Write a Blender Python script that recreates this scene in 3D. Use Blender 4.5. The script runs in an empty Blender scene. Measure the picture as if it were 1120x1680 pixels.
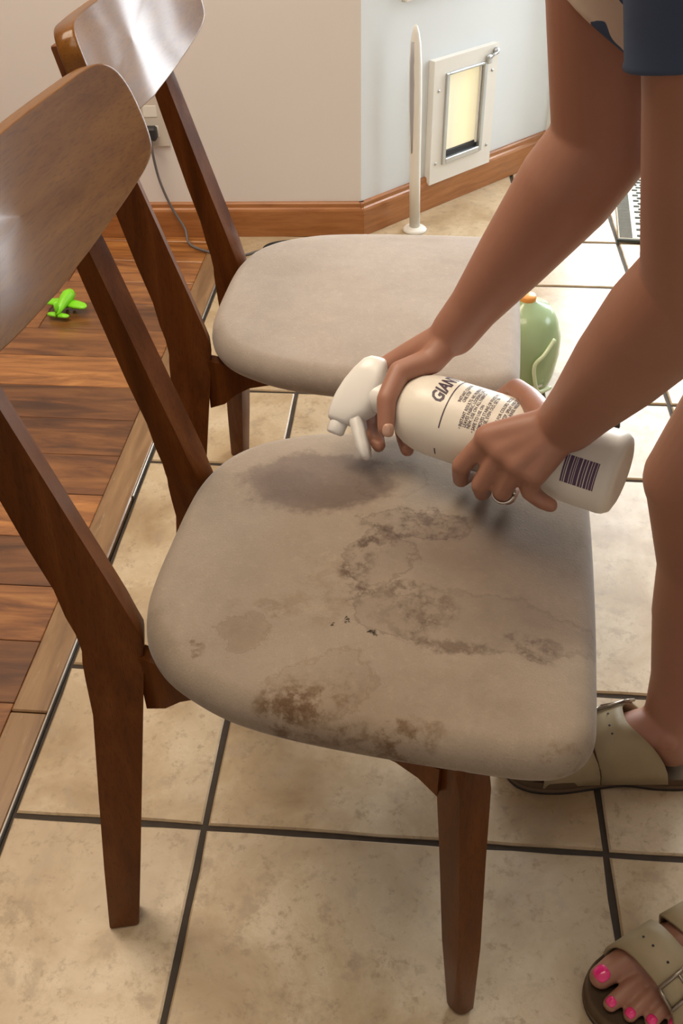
import bpy, bmesh, math, random
from mathutils import Vector, Matrix, noise as mnoise
random.seed(7)
SC = bpy.context.scene
COL = SC.collection

# ------------------------------------------------------------------ camera, light, exposure
cam_d = bpy.data.cameras.new('camera'); cam = bpy.data.objects.new('camera', cam_d); COL.objects.link(cam)
SC.camera = cam
cam_d.sensor_fit = 'VERTICAL'; cam_d.sensor_height = 36.0; cam_d.sensor_width = 24.0
cam_d.lens = 1578.8 / 1680 * 36.0; cam_d.clip_start = 0.02
def cam_matrix(yaw, pitch, roll, loc):
    f = Vector((math.sin(yaw)*math.cos(pitch), math.cos(yaw)*math.cos(pitch), -math.sin(pitch)))
    r = Vector((math.cos(yaw), -math.sin(yaw), 0)); u = r.cross(f)
    r2 = r*math.cos(roll) + u*math.sin(roll); u2 = -r*math.sin(roll) + u*math.cos(roll)
    m = Matrix((r2, u2, -f)).transposed().to_4x4(); m.translation = loc
    return m
cam.matrix_world = cam_matrix(-0.09215925, 0.70149388, -0.01690952, Vector((0.47157, -0.62882, 1.04333)))

SC.view_settings.view_transform = 'Standard'
SC.view_settings.look = 'None'
SC.view_settings.gamma = 1.0
SC.view_settings.use_curve_mapping = False
SC.view_settings.exposure = 0.25
SC.cycles.use_denoising = True
SC.cycles.max_bounces = 8
SC.cycles.sample_clamp_indirect = 6.0

world = bpy.data.worlds.new('world'); SC.world = world; world.use_nodes = True
wb = world.node_tree.nodes['Background']
wb.inputs[0].default_value = (0.86, 0.93, 1.0, 1); wb.inputs[1].default_value = 3.0   # plain daylight outside

def area(name, loc, target, size, energy, color, size_y=None):
    d = bpy.data.lights.new(name, 'AREA'); d.energy = energy; d.color = color; d.size = size
    if size_y: d.shape = 'RECTANGLE'; d.size_y = size_y
    o = bpy.data.objects.new(name, d); COL.objects.link(o); o.location = loc
    o.rotation_euler = (Vector(target) - Vector(loc)).to_track_quat('-Z', 'Y').to_euler()
    return o
# wall frame of the diagonal wall: corner, direction along it, normal into the room
W0 = Vector((0.3184, 1.6991, 0)); WD = Vector((0.67747, 0.73555, 0)); WN = Vector((0.73555, -0.67747, 0))
def W(s, z, d=0.0):
    return W0 + WD*s + WN*d + Vector((0, 0, z))
# the glass door stands in the next wall, which runs on from the end of the diagonal one
WEND = 0.735
DOOR0, DOOR1, DOORH = 0.09, 1.05, 1.95
def D(s, z, d=0.0):
    return W(WEND, 0) + Vector((s, -d, z))
pc = D((DOOR0+DOOR1)/2, 1.07, -0.33)
area('daylight_at_glass_door', pc, pc + Vector((0, -1, 0)), DOOR1-DOOR0, 80.0, (0.91, 0.96, 1.0), 1.76)
area('added_fill_on_diagonal_wall', (3.46, 1.42, 1.5), (0.0, 1.42, 1.2), 1.1, 9.0, (0.80, 0.94, 1.0), 1.0)  # added fill that brightens the diagonal wall, its source is unseen
area('kitchen_ceiling_lamp', (0.25, -0.15, 2.26), (0.25, -0.15, 0), 0.9, 12.0, (1.0, 0.83, 0.63))
area('dining_ceiling_lamp', (-0.5, 0.75, 2.26), (-0.5, 0.75, 0), 0.8, 26.0, (1.0, 0.83, 0.64))

# ------------------------------------------------------------------ node helpers
class NT:
    def __init__(s, name):
        s.m = bpy.data.materials.new(name); s.m.use_nodes = True
        s.t = s.m.node_tree; s.n = s.t.nodes; s.b = s.n['Principled BSDF']
    def node(s, typ, **kw):
        nd = s.n.new(typ)
        for k, v in kw.items(): setattr(nd, k, v)
        return nd
    def link(s, a, b): s.t.links.new(a, b)
    def put(s, sock, v):
        if hasattr(v, 'is_linked') or hasattr(v, 'links'): s.link(v, sock)
        else: sock.default_value = v
    def math(s, op, a, b=0.0, clamp=False):
        nd = s.node('ShaderNodeMath', operation=op, use_clamp=clamp); s.put(nd.inputs[0], a); s.put(nd.inputs[1], b); return nd.outputs[0]
    def coord(s, which='Object', scale=(1, 1, 1), loc=(0, 0, 0), rot=(0, 0, 0), src=None):
        if src is None:
            if which == 'World': src = s.node('ShaderNodeNewGeometry').outputs['Position']
            else: src = s.node('ShaderNodeTexCoord').outputs[which]
        mp = s.node('ShaderNodeMapping'); s.link(src, mp.inputs['Vector'])
        mp.inputs['Scale'].default_value = scale; mp.inputs['Location'].default_value = loc; mp.inputs['Rotation'].default_value = rot
        return mp.outputs[0]
    def noise(s, vec, scale, detail=6, rough=0.55, dist=0.0):
        nd = s.node('ShaderNodeTexNoise'); s.link(vec, nd.inputs['Vector'])
        nd.inputs['Scale'].default_value = scale; nd.inputs['Detail'].default_value = detail
        nd.inputs['Roughness'].default_value = rough; nd.inputs['Distortion'].default_value = dist
        return nd.outputs['Fac'], nd.outputs['Color']
    def ramp(s, fac, stops):
        nd = s.node('ShaderNodeValToRGB'); s.link(fac, nd.inputs[0]); e = nd.color_ramp.elements
        while len(e) < len(stops): e.new(0.5)
        for el, (p, c) in zip(e, stops): el.position = p; el.color = (*c, 1) if len(c) == 3 else c
        return nd.outputs[0]
    def mrange(s, v, a, b, c=0.0, d=1.0, smooth=True):
        nd = s.node('ShaderNodeMapRange', interpolation_type='SMOOTHSTEP' if smooth else 'LINEAR'); s.put(nd.inputs[0], v)
        for i, x in enumerate((a, b, c, d)): nd.inputs[i+1].default_value = x
        return nd.outputs[0]
    def mix(s, fac, a, b, blend='MIX'):
        nd = s.node('ShaderNodeMix', data_type='RGBA', blend_type=blend); s.put(nd.inputs[0], fac)
        s.put(nd.inputs[6], a if not isinstance(a, tuple) else (*a[:3], 1)); s.put(nd.inputs[7], b if not isinstance(b, tuple) else (*b[:3], 1))
        return nd.outputs[2]
    def bump(s, h, strength=0.2, dist=0.002):
        nd = s.node('ShaderNodeBump'); s.link(h, nd.inputs['Height']); nd.inputs['Strength'].default_value = strength
        nd.inputs['Distance'].default_value = dist; s.link(nd.outputs[0], s.b.inputs['Normal'])
    def set(s, color=None, rough=None, **kw):
        if color is not None: s.put(s.b.inputs['Base Color'], (*color, 1) if isinstance(color, tuple) and len(color) == 3 else color)
        if rough is not None: s.put(s.b.inputs['Roughness'], rough)
        for k, v in kw.items(): s.put(s.b.inputs[k.replace('_', ' ')], v)
        return s.m
def simple(name, color, rough=0.5, var=0.08, scale=30, **kw):
    t = NT(name); f, _ = t.noise(t.coord(), scale, 4)
    c = t.mix(f, tuple(x*(1-var) for x in color), tuple(min(1, x*(1+var)) for x in color))
    return t.set(c, rough, **kw)

def mat_wood(name, dark, mid, light, scale=(1, 1, 1), rough=0.35, coat=0.10, fine=260, spec=0.15, crough=.2):
    t = NT(name)
    v = t.coord('Object', scale)
    f1, _ = t.noise(v, 22, 8, 0.62, 0.6)
    c = t.ramp(f1, [(0.28, dark), (0.5, mid), (0.75, light)])
    f2, _ = t.noise(t.coord('Object', tuple(x*1.6 for x in scale), (3, 1, 7)), fine, 3, 0.6)
    g = t.mrange(f2, 0.50, 0.66)
    c = t.mix(t.math('MULTIPLY', g, 0.30), c, tuple(x*0.45 for x in dark))
    t.bump(f2, 0.10, 0.0006)
    r = t.mrange(f1, 0.2, 0.8, rough-0.05, rough+0.08, False)
    return t.set(c, r, Coat_Weight=coat, Coat_Roughness=crough, Specular_IOR_Level=spec)

CH = ((0.060, 0.0155, 0.0022), (0.115, 0.032, 0.0050), (0.170, 0.054, 0.0095))
M_leg = mat_wood('walnut_stain_leg', *CH, scale=(1.6, 1.6, 0.16))
M_panel = mat_wood('walnut_stain_panel', (0.100, 0.034, 0.005), (0.155, 0.058, 0.008), (0.215, 0.090, 0.014), scale=(1.3, 0.10, 1.3), rough=0.42, coat=0.40, spec=0.03, crough=0.14)

def mat_seat(name, base, stains):
    t = NT(name)
    oc = t.node('ShaderNodeTexCoord').outputs['Object']
    v = t.coord(src=oc)
    n1, _ = t.noise(v, 9, 5, 0.6)
    c = t.mix(n1, tuple(x*0.90 for x in base), tuple(x*1.08 for x in base))
    n2, _ = t.noise(v, 34, 6, 0.7)
    c = t.mix(t.mrange(n2, 0.38, 0.66, 0, 0.22 if stains else 0.08), c, tuple(x*0.66 for x in base))
    n4, _ = t.noise(t.coord(src=oc, loc=(7, 2, 0)), 130, 4, 0.7)
    c = t.mix(t.mrange(n4, 0.52, 0.72, 0, 0.25), c, tuple(x*1.35 for x in base))
    if stains:
        nB, nC = t.noise(v, 16, 6, 0.65)
        nF, nFc = t.noise(t.coord(src=oc, loc=(3.1, .2, 0)), 55, 5, 0.7)
        sub = t.node('ShaderNodeVectorMath', operation='SUBTRACT'); t.link(nC, sub.inputs[0]); sub.inputs[1].default_value = (.5, .5, .5)
        scl = t.node('ShaderNodeVectorMath', operation='SCALE'); t.link(sub.outputs[0], scl.inputs[0]); scl.inputs[3].default_value = 0.075
        sub2 = t.node('ShaderNodeVectorMath', operation='SUBTRACT'); t.link(nFc, sub2.inputs[0]); sub2.inputs[1].default_value = (.5, .5, .5)
        scl2 = t.node('ShaderNodeVectorMath', operation='SCALE'); t.link(sub2.outputs[0], scl2.inputs[0]); scl2.inputs[3].default_value = 0.03
        ad = t.node('ShaderNodeVectorMath', operation='ADD'); t.link(scl.outputs[0], ad.inputs[0]); t.link(scl2.outputs[0], ad.inputs[1])
        ad2 = t.node('ShaderNodeVectorMath', operation='ADD'); t.link(oc, ad2.inputs[0]); t.link(ad.outputs[0], ad2.inputs[1])
        sep = t.node('ShaderNodeSeparateXYZ'); t.link(ad2.outputs[0], sep.inputs[0])
        X, Y = sep.outputs[0], sep.outputs[1]
        blot = t.mrange(nF, 0.42, 0.62)
        for (cx, cy, rx, ry, ang, kind, s, col) in stains:
            ca, sa = math.cos(ang), math.sin(ang)
            dx = t.math('SUBTRACT', X, cx); dy = t.math('SUBTRACT', Y, cy)
            px = t.math('DIVIDE', t.math('ADD', t.math('MULTIPLY', dx, ca), t.math('MULTIPLY', dy, sa)), rx)
            py = t.math('DIVIDE', t.math('SUBTRACT', t.math('MULTIPLY', dy, ca), t.math('MULTIPLY', dx, sa)), ry)
            r = t.math('SQRT', t.math('ADD', t.math('MULTIPLY', px, px), t.math('MULTIPLY', py, py)))
            if kind == 'wet': k = t.mrange(r, 1.12, 0.80)
            elif kind == 'soft': k = t.mrange(r, 1.35, 0.35)
            elif kind == 'blot': k = t.math('MULTIPLY', t.mrange(r, 1.2, 0.5), blot)
            else:   # ring: a tide line with a faint inside
                k = t.math('MAXIMUM', t.mrange(t.math('ABSOLUTE', t.math('SUBTRACT', r, 1.0)), 0.11, 0.01), t.math('MULTIPLY', t.mrange(r, 1.05, 0.85), 0.35))
            c = t.mix(t.math('MULTIPLY', k, s), c, col, 'MULTIPLY')
    wv = t.node('ShaderNodeTexVoronoi'); t.link(v, wv.inputs['Vector']); wv.inputs['Scale'].default_value = 420
    n3, _ = t.noise(v, 700, 2, 0.5)
    c = t.mix(t.math('MULTIPLY', t.mrange(n3, .45, .75), 0.18), c, tuple(x*0.55 for x in base))
    h = t.math('ADD', t.math('MULTIPLY', wv.outputs['Distance'], 0.6), n3)
    t.bump(h, 0.25, 0.0008)
    return t.set(c, 0.85, Sheen_Weight=0.25, Sheen_Roughness=0.4, Specular_IOR_Level=0.2)

WET = (0.62, 0.575, 0.60); BRN = (0.64, 0.545, 0.45); TIDE = (0.45, 0.385, 0.375)
STAINS = [
    (0.115, 0.088, 0.080, 0.050, 0.10, 'wet', 1.0, WET),
    (0.095, 0.078, 0.034, 0.028, 0.0, 'soft', 0.55, WET),
    (0.155, 0.070, 0.040, 0.030, 0.3, 'soft', 0.5, WET),
    (0.325, -0.020, 0.095, 0.100, 0.0, 'wet', 0.40, (0.66, 0.615, 0.62)),
    (0.345, -0.030, 0.075, 0.075, 0.3, 'soft', 0.60, (0.66, 0.615, 0.62)),
    (0.265, 0.010, 0.075, 0.050, 0.2, 'soft', 0.55, WET),
    (0.225, 0.035, 0.050, 0.018, 0.1, 'ring', 0.50, TIDE),
    (0.200, -0.015, 0.032, 0.036, 0.3, 'ring', 0.45, TIDE),
    (0.215, -0.085, 0.036, 0.030, 0.0, 'ring', 0.45, TIDE),
    (0.195, 0.100, 0.040, 0.030, 0.4, 'ring', 0.30, (0.62, 0.55, 0.46)),
    (0.240, 0.120, 0.050, 0.022, 0.0, 'ring', 0.25, (0.62, 0.55, 0.46)),
    (0.300, -0.085, 0.095, 0.034, 0.0, 'ring', 0.30, TIDE),
    (0.338, -0.107, 0.034, 0.013, 0.0, 'blot', 0.8, TIDE),
    (0.280, -0.115, 0.050, 0.009, 0.0, 'blot', 0.7, TIDE),
    (0.245, -0.085, 0.020, 0.035, -0.4, 'blot', 0.7, TIDE),
    (0.235, 0.045, 0.045, 0.014, 0.0, 'blot', 0.8, TIDE),
    (0.225, 0.025, 0.045, 0.012, 0.0, 'blot', 0.8, TIDE),
    (0.200, 0.005, 0.030, 0.016, 0.3, 'blot', 0.8, TIDE),
    (0.185, -0.035, 0.016, 0.050, 0.0, 'blot', 0.8, TIDE),
    (0.210, -0.060, 0.040, 0.010, 0.0, 'blot', 0.6, TIDE),
    (0.150, -0.192, 0.030, 0.018, 0.2, 'blot', 1.0, BRN),
    (0.168, -0.178, 0.036, 0.024, 0.5, 'blot', 0.85, BRN),
    (0.175, -0.165, 0.036, 0.028, 0.5, 'ring', 0.40, BRN),
    (0.218, -0.207, 0.050, 0.014, -0.1, 'blot', 1.0, BRN),
    (0.250, -0.203, 0.030, 0.012, 0.1, 'blot', 0.8, BRN),
    (0.195, -0.195, 0.070, 0.035, 0.0, 'soft', 0.40, BRN),
    (0.090, -0.120, 0.019, 0.019, 0.0, 'ring', 0.40, BRN),
    (0.090, -0.120, 0.022, 0.020, 0.0, 'soft', 0.35, BRN),
    (0.105, -0.090, 0.030, 0.012, 0.0, 'blot', 0.5, BRN),
    (0.057, -0.147, 0.014, 0.006, 0.4, 'blot', 1.0, BRN),
    (0.150, -0.085, 0.040, 0.026, 0.0, 'blot', 0.45, BRN),
    (0.160, -0.040, 0.030, 0.030, 0.0, 'blot', 0.35, BRN),
    (0.280, -0.160, 0.060, 0.030, 0.0, 'blot', 0.30, (0.7, 0.66, 0.60)),
    (0.367, -0.205, 0.016, 0.014, 0.0, 'blot', 0.8, BRN),
    (0.202, -0.118, 0.0045, 0.0035, 0.0, 'soft', 1.0, (0.08, 0.07, 0.06)),
    (0.173, -0.103, 0.0022, 0.0022, 0.0, 'soft', 1.0, (0.08, 0.07, 0.06)),
    (0.020, -0.135, 0.020, 0.040, 0.0, 'soft', 0.5, (0.7, 0.68, 0.66)),
]
M_seat_dirty = mat_seat('stained_taupe_velvet', (0.305, 0.245, 0.186), STAINS)
M_seat_clean = mat_seat('clean_taupe_velvet', (0.385, 0.325, 0.275), [(0.09, 0.02, 0.09, 0.06, 0.6, 'soft', 0.12, (0.7, .68, .66))])

def mat_tile():
    t = NT('travertine_tile')
    oi = t.node('ShaderNodeObjectInfo')
    comb = t.node('ShaderNodeCombineXYZ'); r = oi.outputs['Random']
    t.link(t.math('MULTIPLY', r, 37.0), comb.inputs[0]); t.link(t.math('MULTIPLY', r, 91.0), comb.inputs[1]); t.link(t.math('MULTIPLY', r, 13.0), comb.inputs[2])
    ad = t.node('ShaderNodeVectorMath', operation='ADD'); t.link(t.node('ShaderNodeNewGeometry').outputs['Position'], ad.inputs[0]); t.link(comb.outputs[0], ad.inputs[1])
    v = ad.outputs[0]
    f1, _ = t.noise(v, 6.5, 8, 0.62, 0.5)
    c = t.ramp(f1, [(0.30, (0.285, 0.185, 0.090)), (0.44, (0.39, 0.278, 0.155)), (0.58, (0.475, 0.365, 0.228)), (0.74, (0.585, 0.480, 0.335))])
    f2, _ = t.noise(v, 26, 8, 0.72, 0.25)
    c = t.mix(t.mrange(f2, 0.53, 0.64, 0, 0.70), c, (0.33, 0.245, 0.16))
    f3, _ = t.noise(v, 110, 6, 0.75, 0.3)
    pit = t.math('MULTIPLY', t.mrange(f3, 0.62, 0.70), t.mrange(f1, 0.58, 0.42))
    c = t.mix(t.math('MULTIPLY', pit, 0.75), c, (0.17, 0.12, 0.08))
    vn = t.mrange(t.math('ABSOLUTE', t.math('SUBTRACT', f2, 0.5)), 0.035, 0.0)
    c = t.mix(t.math('MULTIPLY', t.math('MULTIPLY', vn, t.mrange(f1, 0.45, 0.62)), 0.16), c, (0.75, 0.64, 0.50))
    f4, _ = t.noise(v, 3.1, 5, 0.6)
    c = t.mix(t.mrange(f4, 0.42, 0.62, 0, 0.30), c, (0.60, 0.51, 0.385))
    f5, _ = t.noise(v, 62, 7, 0.75)
    c = t.mix(t.mrange(f5, 0.53, 0.66, 0, 0.55), c, (0.25, 0.175, 0.10))
    c = t.mix(0.10, c, t.mix(r, (0.42, 0.31, 0.19), (0.62, 0.50, 0.36)))
    t.bump(t.math('SUBTRACT', t.math('MULTIPLY', f2, 0.4), pit), 0.18, 0.002)
    return t.set(c, t.mrange(f2, 0.3, 0.7, 0.33, 0.48, False), Specular_IOR_Level=0.40)
M_tile = mat_tile()
t = NT('grout'); g1, _ = t.noise(t.coord('World'), 60, 5)
M_grout = t.set(t.mix(g1, (0.028, 0.020, 0.014), (0.065, 0.048, 0.034)), 0.9)

def mat_plank():
    t = NT('acacia_plank')
    oi = t.node('ShaderNodeObjectInfo'); r = oi.outputs['Random']
    comb = t.node('ShaderNodeCombineXYZ'); t.link(t.math('MULTIPLY', r, 50.0), comb.inputs[0]); t.link(t.math('MULTIPLY', r, 77.0), comb.inputs[1])
    ad = t.node('ShaderNodeVectorMath', operation='ADD'); t.link(t.node('ShaderNodeNewGeometry').outputs['Position'], ad.inputs[0]); t.link(comb.outputs[0], ad.inputs[1])
    v = t.coord(src=ad.outputs[0], scale=(1.2, 9, 1))
    f1, _ = t.noise(v, 3.6, 8, 0.6, 1.0)
    c = t.ramp(f1, [(0.25, (0.055, 0.018, 0.008)), (0.42, (0.175, 0.066, 0.020)), (0.56, (0.310, 0.130, 0.038)), (0.78, (0.50, 0.250, 0.085))])
    tone = t.ramp(r, [(0.0, (0.42, 0.36, 0.33)), (0.3, (0.75, 0.68, 0.62)), (0.55, (1.0, 0.95, 0.88)), (0.8, (1.35, 1.32, 1.2)), (1.0, (0.55, 0.48, 0.45))])
    c = t.mix(1.0, c, tone, 'MULTIPLY')
    f2, _ = t.noise(t.coord(src=ad.outputs[0], scale=(3, 60, 1)), 9, 3, 0.6)
    c = t.mix(t.mrange(f2, 0.55, 0.75, 0, 0.35), c, (0.04, 0.014, 0.006))
    t.bump(f2, 0.05, 0.001)
    return t.set(c, 0.30, Coat_Weight=0.3, Coat_Roughness=0.25)
M_plank = mat_plank()
t = NT('threshold_oak')
f1, _ = t.noise(t.coord('World', (9, 1.0, 1)), 5, 7, 0.6, 0.6)
c = t.ramp(f1, [(0.3, (0.14, 0.070, 0.028)), (0.55, (0.235, 0.130, 0.055)), (0.8, (0.32, 0.195, 0.09))])
f2, _ = t.noise(t.coord('World', (16, 2.2, 1)), 7, 5, 0.7)
c = t.mix(t.mrange(f2, 0.60, 0.72, 0, 0.5), c, (0.40, 0.32, 0.25))
M_thr = t.set(c, 0.35, Coat_Weight=0.2, Coat_Roughness=0.3)
M_steel = simple('brushed_metal_edge', (0.36, 0.33, 0.29), 0.45, Metallic=0.8)
t = NT('baseboard_wood'); f1, _ = t.noise(t.coord('World', (1.4, 1.4, 14)), 6, 6, 0.6, 0.6)
M_base = t.set(t.ramp(f1, [(0.3, (0.29, 0.105, 0.030)), (0.55, (0.39, 0.155, 0.048)), (0.8, (0.47, 0.205, 0.072))]), 0.32, Coat_Weight=0.2, Coat_Roughness=0.25)
def mat_wall(name, col):
    t = NT(name); f, _ = t.noise(t.coord('World'), 2.2, 4); f2, _ = t.noise(t.coord('World'), 190, 3)
    t.bump(f2, 0.06, 0.001)
    return t.set(t.mix(f, tuple(x*0.97 for x in col), tuple(min(1, x*1.02) for x in col)), 0.75)
M_wall_a = mat_wall('greige_wall_paint', (0.76, 0.725, 0.71))
M_wall_b = mat_wall('pale_wall_paint', (0.74, 0.785, 0.815))
M_ceil = mat_wall('ceiling_paint', (0.78, 0.76, 0.72))
M_white = simple('white_enamel', (0.80, 0.78, 0.73), 0.4, 0.02)
M_white_plastic = simple('white_bottle_plastic', (0.80, 0.755, 0.66), 0.36, 0.02, Subsurface_Weight=0.08, Subsurface_Radius=(0.01, 0.01, 0.008))
M_trigger = simple('white_trigger_plastic', (0.80, 0.785, 0.745), 0.30, 0.02)
M_ink = simple('dark_purple_print', (0.060, 0.035, 0.060), 0.5, 0.05)
M_ink_bar = simple('purple_barcode_print', (0.105, 0.055, 0.115), 0.5, 0.05)
M_alu = simple('satin_aluminium', (0.55, 0.58, 0.60), 0.38, Metallic=0.9)
M_dark = simple('dark_rubber', (0.02, 0.02, 0.022), 0.6)
M_cable = simple('grey_cable_sheath', (0.13, 0.12, 0.12), 0.45)
t = NT('backlit_glow_flap'); f1, _ = t.noise(t.coord('World', (6, 6, .6)), 3, 3)
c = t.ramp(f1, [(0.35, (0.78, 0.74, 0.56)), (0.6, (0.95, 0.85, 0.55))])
M_flap = t.set(c, 0.35, Emission_Color=c, Emission_Strength=0.30)  # light from behind is put into the flap as colour and faint glow
t = NT('window_glass')
tr = t.node('ShaderNodeBsdfTransparent'); gl = t.node('ShaderNodeBsdfGlossy'); gl.inputs['Roughness'].default_value = 0.02
fr = t.node('ShaderNodeLayerWeight'); mx = t.node('ShaderNodeMixShader')
t.link(t.math('ADD', t.math('MULTIPLY', t.math('POWER', fr.outputs['Facing'], 4.0), 0.6), 0.03), mx.inputs[0]); t.link(tr.outputs[0], mx.inputs[1]); t.link(gl.outputs[0], mx.inputs[2])
t.link(mx.outputs[0], t.n['Material Output'].inputs['Surface']); M_glass = t.m
t = NT('tanned_skin'); f1, _ = t.noise(t.coord('World'), 14, 5); f2, _ = t.noise(t.coord('World'), 420, 3, 0.6)
c = t.mix(f1, (0.310, 0.143, 0.092), (0.380, 0.185, 0.122))
t.bump(f2, 0.10, 0.0006)
M_skin = t.set(c, 0.48, Subsurface_Weight=0.12, Subsurface_Radius=(0.02, 0.008, 0.005), Subsurface_Scale=0.5)
M_nail = simple('natural_nail', (0.50, 0.30, 0.22), 0.25, 0.03)
M_pink = simple('hot_pink_polish', (0.80, 0.028, 0.20), 0.16, 0.10, 200, Coat_Weight=0.6)
M_taupe = simple('taupe_sandal_leather', (0.34, 0.275, 0.165), 0.55, 0.06, 90)
M_cork = simple('brown_cork_sole', (0.12, 0.075, 0.042), 0.8, 0.25, 240)
M_foot = simple('grey_brown_footbed', (0.105, 0.070, 0.042), 0.95, 0.15, 120, Specular_IOR_Level=0.1)
M_outsole = simple('black_outsole', (0.022, 0.019, 0.017), 0.7)
M_buckle = simple('antique_buckle_metal', (0.30, 0.26, 0.21), 0.30, Metallic=0.9)
M_silver = simple('silver_ring_metal', (0.75, 0.72, 0.68), 0.18, Metallic=1.0)
M_hair = simple('brown_hair', (0.075, 0.040, 0.022), 0.5, 0.3, 120)
M_denim = simple('dark_denim', (0.035, 0.045, 0.075), 0.85, 0.2, 150)
def mat_shirt(name, lo, f_lo, loc):
    t = NT(name)
    v = t.coord('Object', (1, 1, 1), loc); f0, c0 = t.noise(v, 11, 2)
    wv = t.node('ShaderNodeTexWave', wave_type='BANDS', bands_direction='DIAGONAL'); t.link(v, wv.inputs['Vector'])
    for k_, x_ in (('Scale', 15.0), ('Distortion', 6.0), ('Detail', 1.5), ('Detail Scale', 1.4)): wv.inputs[k_].default_value = x_
    k = t.math('MULTIPLY', t.mrange(wv.outputs['Fac'], lo, lo+.04), t.mrange(f0, f_lo, f_lo+.04))
    return t.set(t.mix(k, (0.048, 0.080, 0.150), (0.62, 0.51, 0.40)), 0.85)
M_shirt = mat_shirt('navy_leaf_print_cotton', .50, .30, (0.010, 0, 0))
M_shirt_sparse = mat_shirt('navy_leaf_print_cotton_sparse', .80, .56, (0.2, 0.1, 0))
M_lime = simple('lime_green_plastic', (0.235, 0.72, 0.020), 0.35, 0.04)
t = NT('translucent_green_plastic'); f1, _ = t.noise(t.coord(), 8, 3)
M_green = t.set(t.mix(f1, (0.30, 0.47, 0.22), (0.50, 0.64, 0.37)), 0.25, Alpha=0.80, Coat_Weight=0.5)
M_green_pale = simple('pale_green_plastic', (0.66, 0.76, 0.50), 0.3, 0.05)
M_orange = simple('orange_plastic', (0.85, 0.36, 0.08), 0.4)
M_rug = simple('cream_woven_yarn', (0.62, 0.58, 0.49), 0.95, 0.12, 300)
M_rug_dark = simple('charcoal_woven_yarn', (0.060, 0.068, 0.060), 0.95, 0.25, 300)

# ------------------------------------------------------------------ mesh helpers
def link(name, me, mat=None, parent=None, smooth=False):
    o = bpy.data.objects.new(name, me); COL.objects.link(o)
    if mat: me.materials.append(mat)
    if smooth:
        for p in me.polygons: p.use_smooth = True
    if parent is not None: o.parent = parent
    return o
def from_bm(name, bm, mat=None, parent=None, smooth=False):
    bmesh.ops.recalc_face_normals(bm, faces=bm.faces)
    me = bpy.data.meshes.new(name); bm.to_mesh(me); bm.free()
    if smooth == 'angle':
        for p in me.polygons: p.use_smooth = True
        me.set_sharp_from_angle(angle=math.radians(38)); smooth = False
    return link(name, me, mat, parent, smooth)
def empty(name, loc=(0, 0, 0), rz=0.0):
    o = bpy.data.objects.new(name, None); COL.objects.link(o); o.location = loc; o.rotation_euler = (0, 0, rz); o.empty_display_size = 0.05
    return o
def tag(o, label=None, cat=None, group=None, kind=None):
    if label: o['label'] = label
    if cat: o['category'] = cat
    if group: o['group'] = group
    if kind: o['kind'] = kind
    return o
def add_hexa(bm, c8, bevel=0.0, seg=1):
    """c8: 4 bottom + 4 top corners in order"""
    vs = [bm.verts.new(c) for c in c8]
    fs = [bm.faces.new([vs[i] for i in q]) for q in ((3, 2, 1, 0), (4, 5, 6, 7), (0, 1, 5, 4), (1, 2, 6, 5), (2, 3, 7, 6), (3, 0, 4, 7))]
    if bevel:
        es = list({e for f in fs for e in f.edges})
        bmesh.ops.bevel(bm, geom=es, offset=bevel, segments=seg, affect='EDGES', profile=0.5)
def add_box(bm, lo, hi, bevel=0.0, seg=1):
    (a, b, c), (d, e, f) = lo, hi
    add_hexa(bm, [(a, b, c), (d, b, c), (d, e, c), (a, e, c), (a, b, f), (d, b, f), (d, e, f), (a, e, f)], bevel, seg)
def wall_box(bm, s0, s1, z0, z1, d0, d1, bevel=0.0, seg=1):
    P = lambda s, z, d: W(s, z, d)
    add_hexa(bm, [P(s0, z0, d0), P(s1, z0, d0), P(s1, z0, d1), P(s0, z0, d1), P(s0, z1, d0), P(s1, z1, d0), P(s1, z1, d1), P(s0, z1, d1)], bevel, seg)
def door_box(bm, s0, s1, z0, z1, d0, d1, bevel=0.0):
    add_hexa(bm, [D(s0, z0, d0), D(s1, z0, d0), D(s1, z0, d1), D(s0, z0, d1), D(s0, z1, d0), D(s1, z1, d0), D(s1, z1, d1), D(s0, z1, d1)], bevel)
def loft(bm, rings, cap=True):
    vr = [[bm.verts.new(p) for p in r] for r in rings]; n = len(vr[0]); new = []
    for a, b in zip(vr, vr[1:]):
        for i in range(n): new.append(bm.faces.new((a[i], a[(i+1) % n], b[(i+1) % n], b[i])))
    if cap: bm.faces.new(vr[0][::-1]); bm.faces.new(vr[-1])
    return vr
def frame_of(d):
    d = Vector(d).normalized(); h = Vector((0, 0, 1)) if abs(d.z) < 0.9 else Vector((1, 0, 0))
    x = d.cross(h).normalized(); return x, d.cross(x).normalized(), d
def tube(bm, pts, rad, n=10, cap=True):
    pts = [Vector(p) for p in pts]; rings = []
    rads = rad if isinstance(rad, (list, tuple)) else [rad]*len(pts)
    px = None
    for i, p in enumerate(pts):
        d = (pts[min(i+1, len(pts)-1)] - pts[max(i-1, 0)]).normalized()
        if px is None: px, py, _ = frame_of(d)
        else:
            px = (px - d*px.dot(d)).normalized(); py = d.cross(px)
        rings.append([p + (px*math.cos(2*math.pi*k/n) + py*math.sin(2*math.pi*k/n))*rads[i] for k in range(n)])
    loft(bm, rings, cap)
def lathe(bm, prof, origin, axis, n=40, sx=1.0, xdir=None):
    o = Vector(origin); x, y, d = frame_of(axis)
    if xdir is not None: x = (Vector(xdir) - d*Vector(xdir).dot(d)).normalized(); y = d.cross(x)
    loft(bm, [[o + d*h + (x*math.cos(2*math.pi*k/n)*sx + y*math.sin(2*math.pi*k/n))*max(r, 1e-4) for k in range(n)] for r, h in prof])
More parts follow.
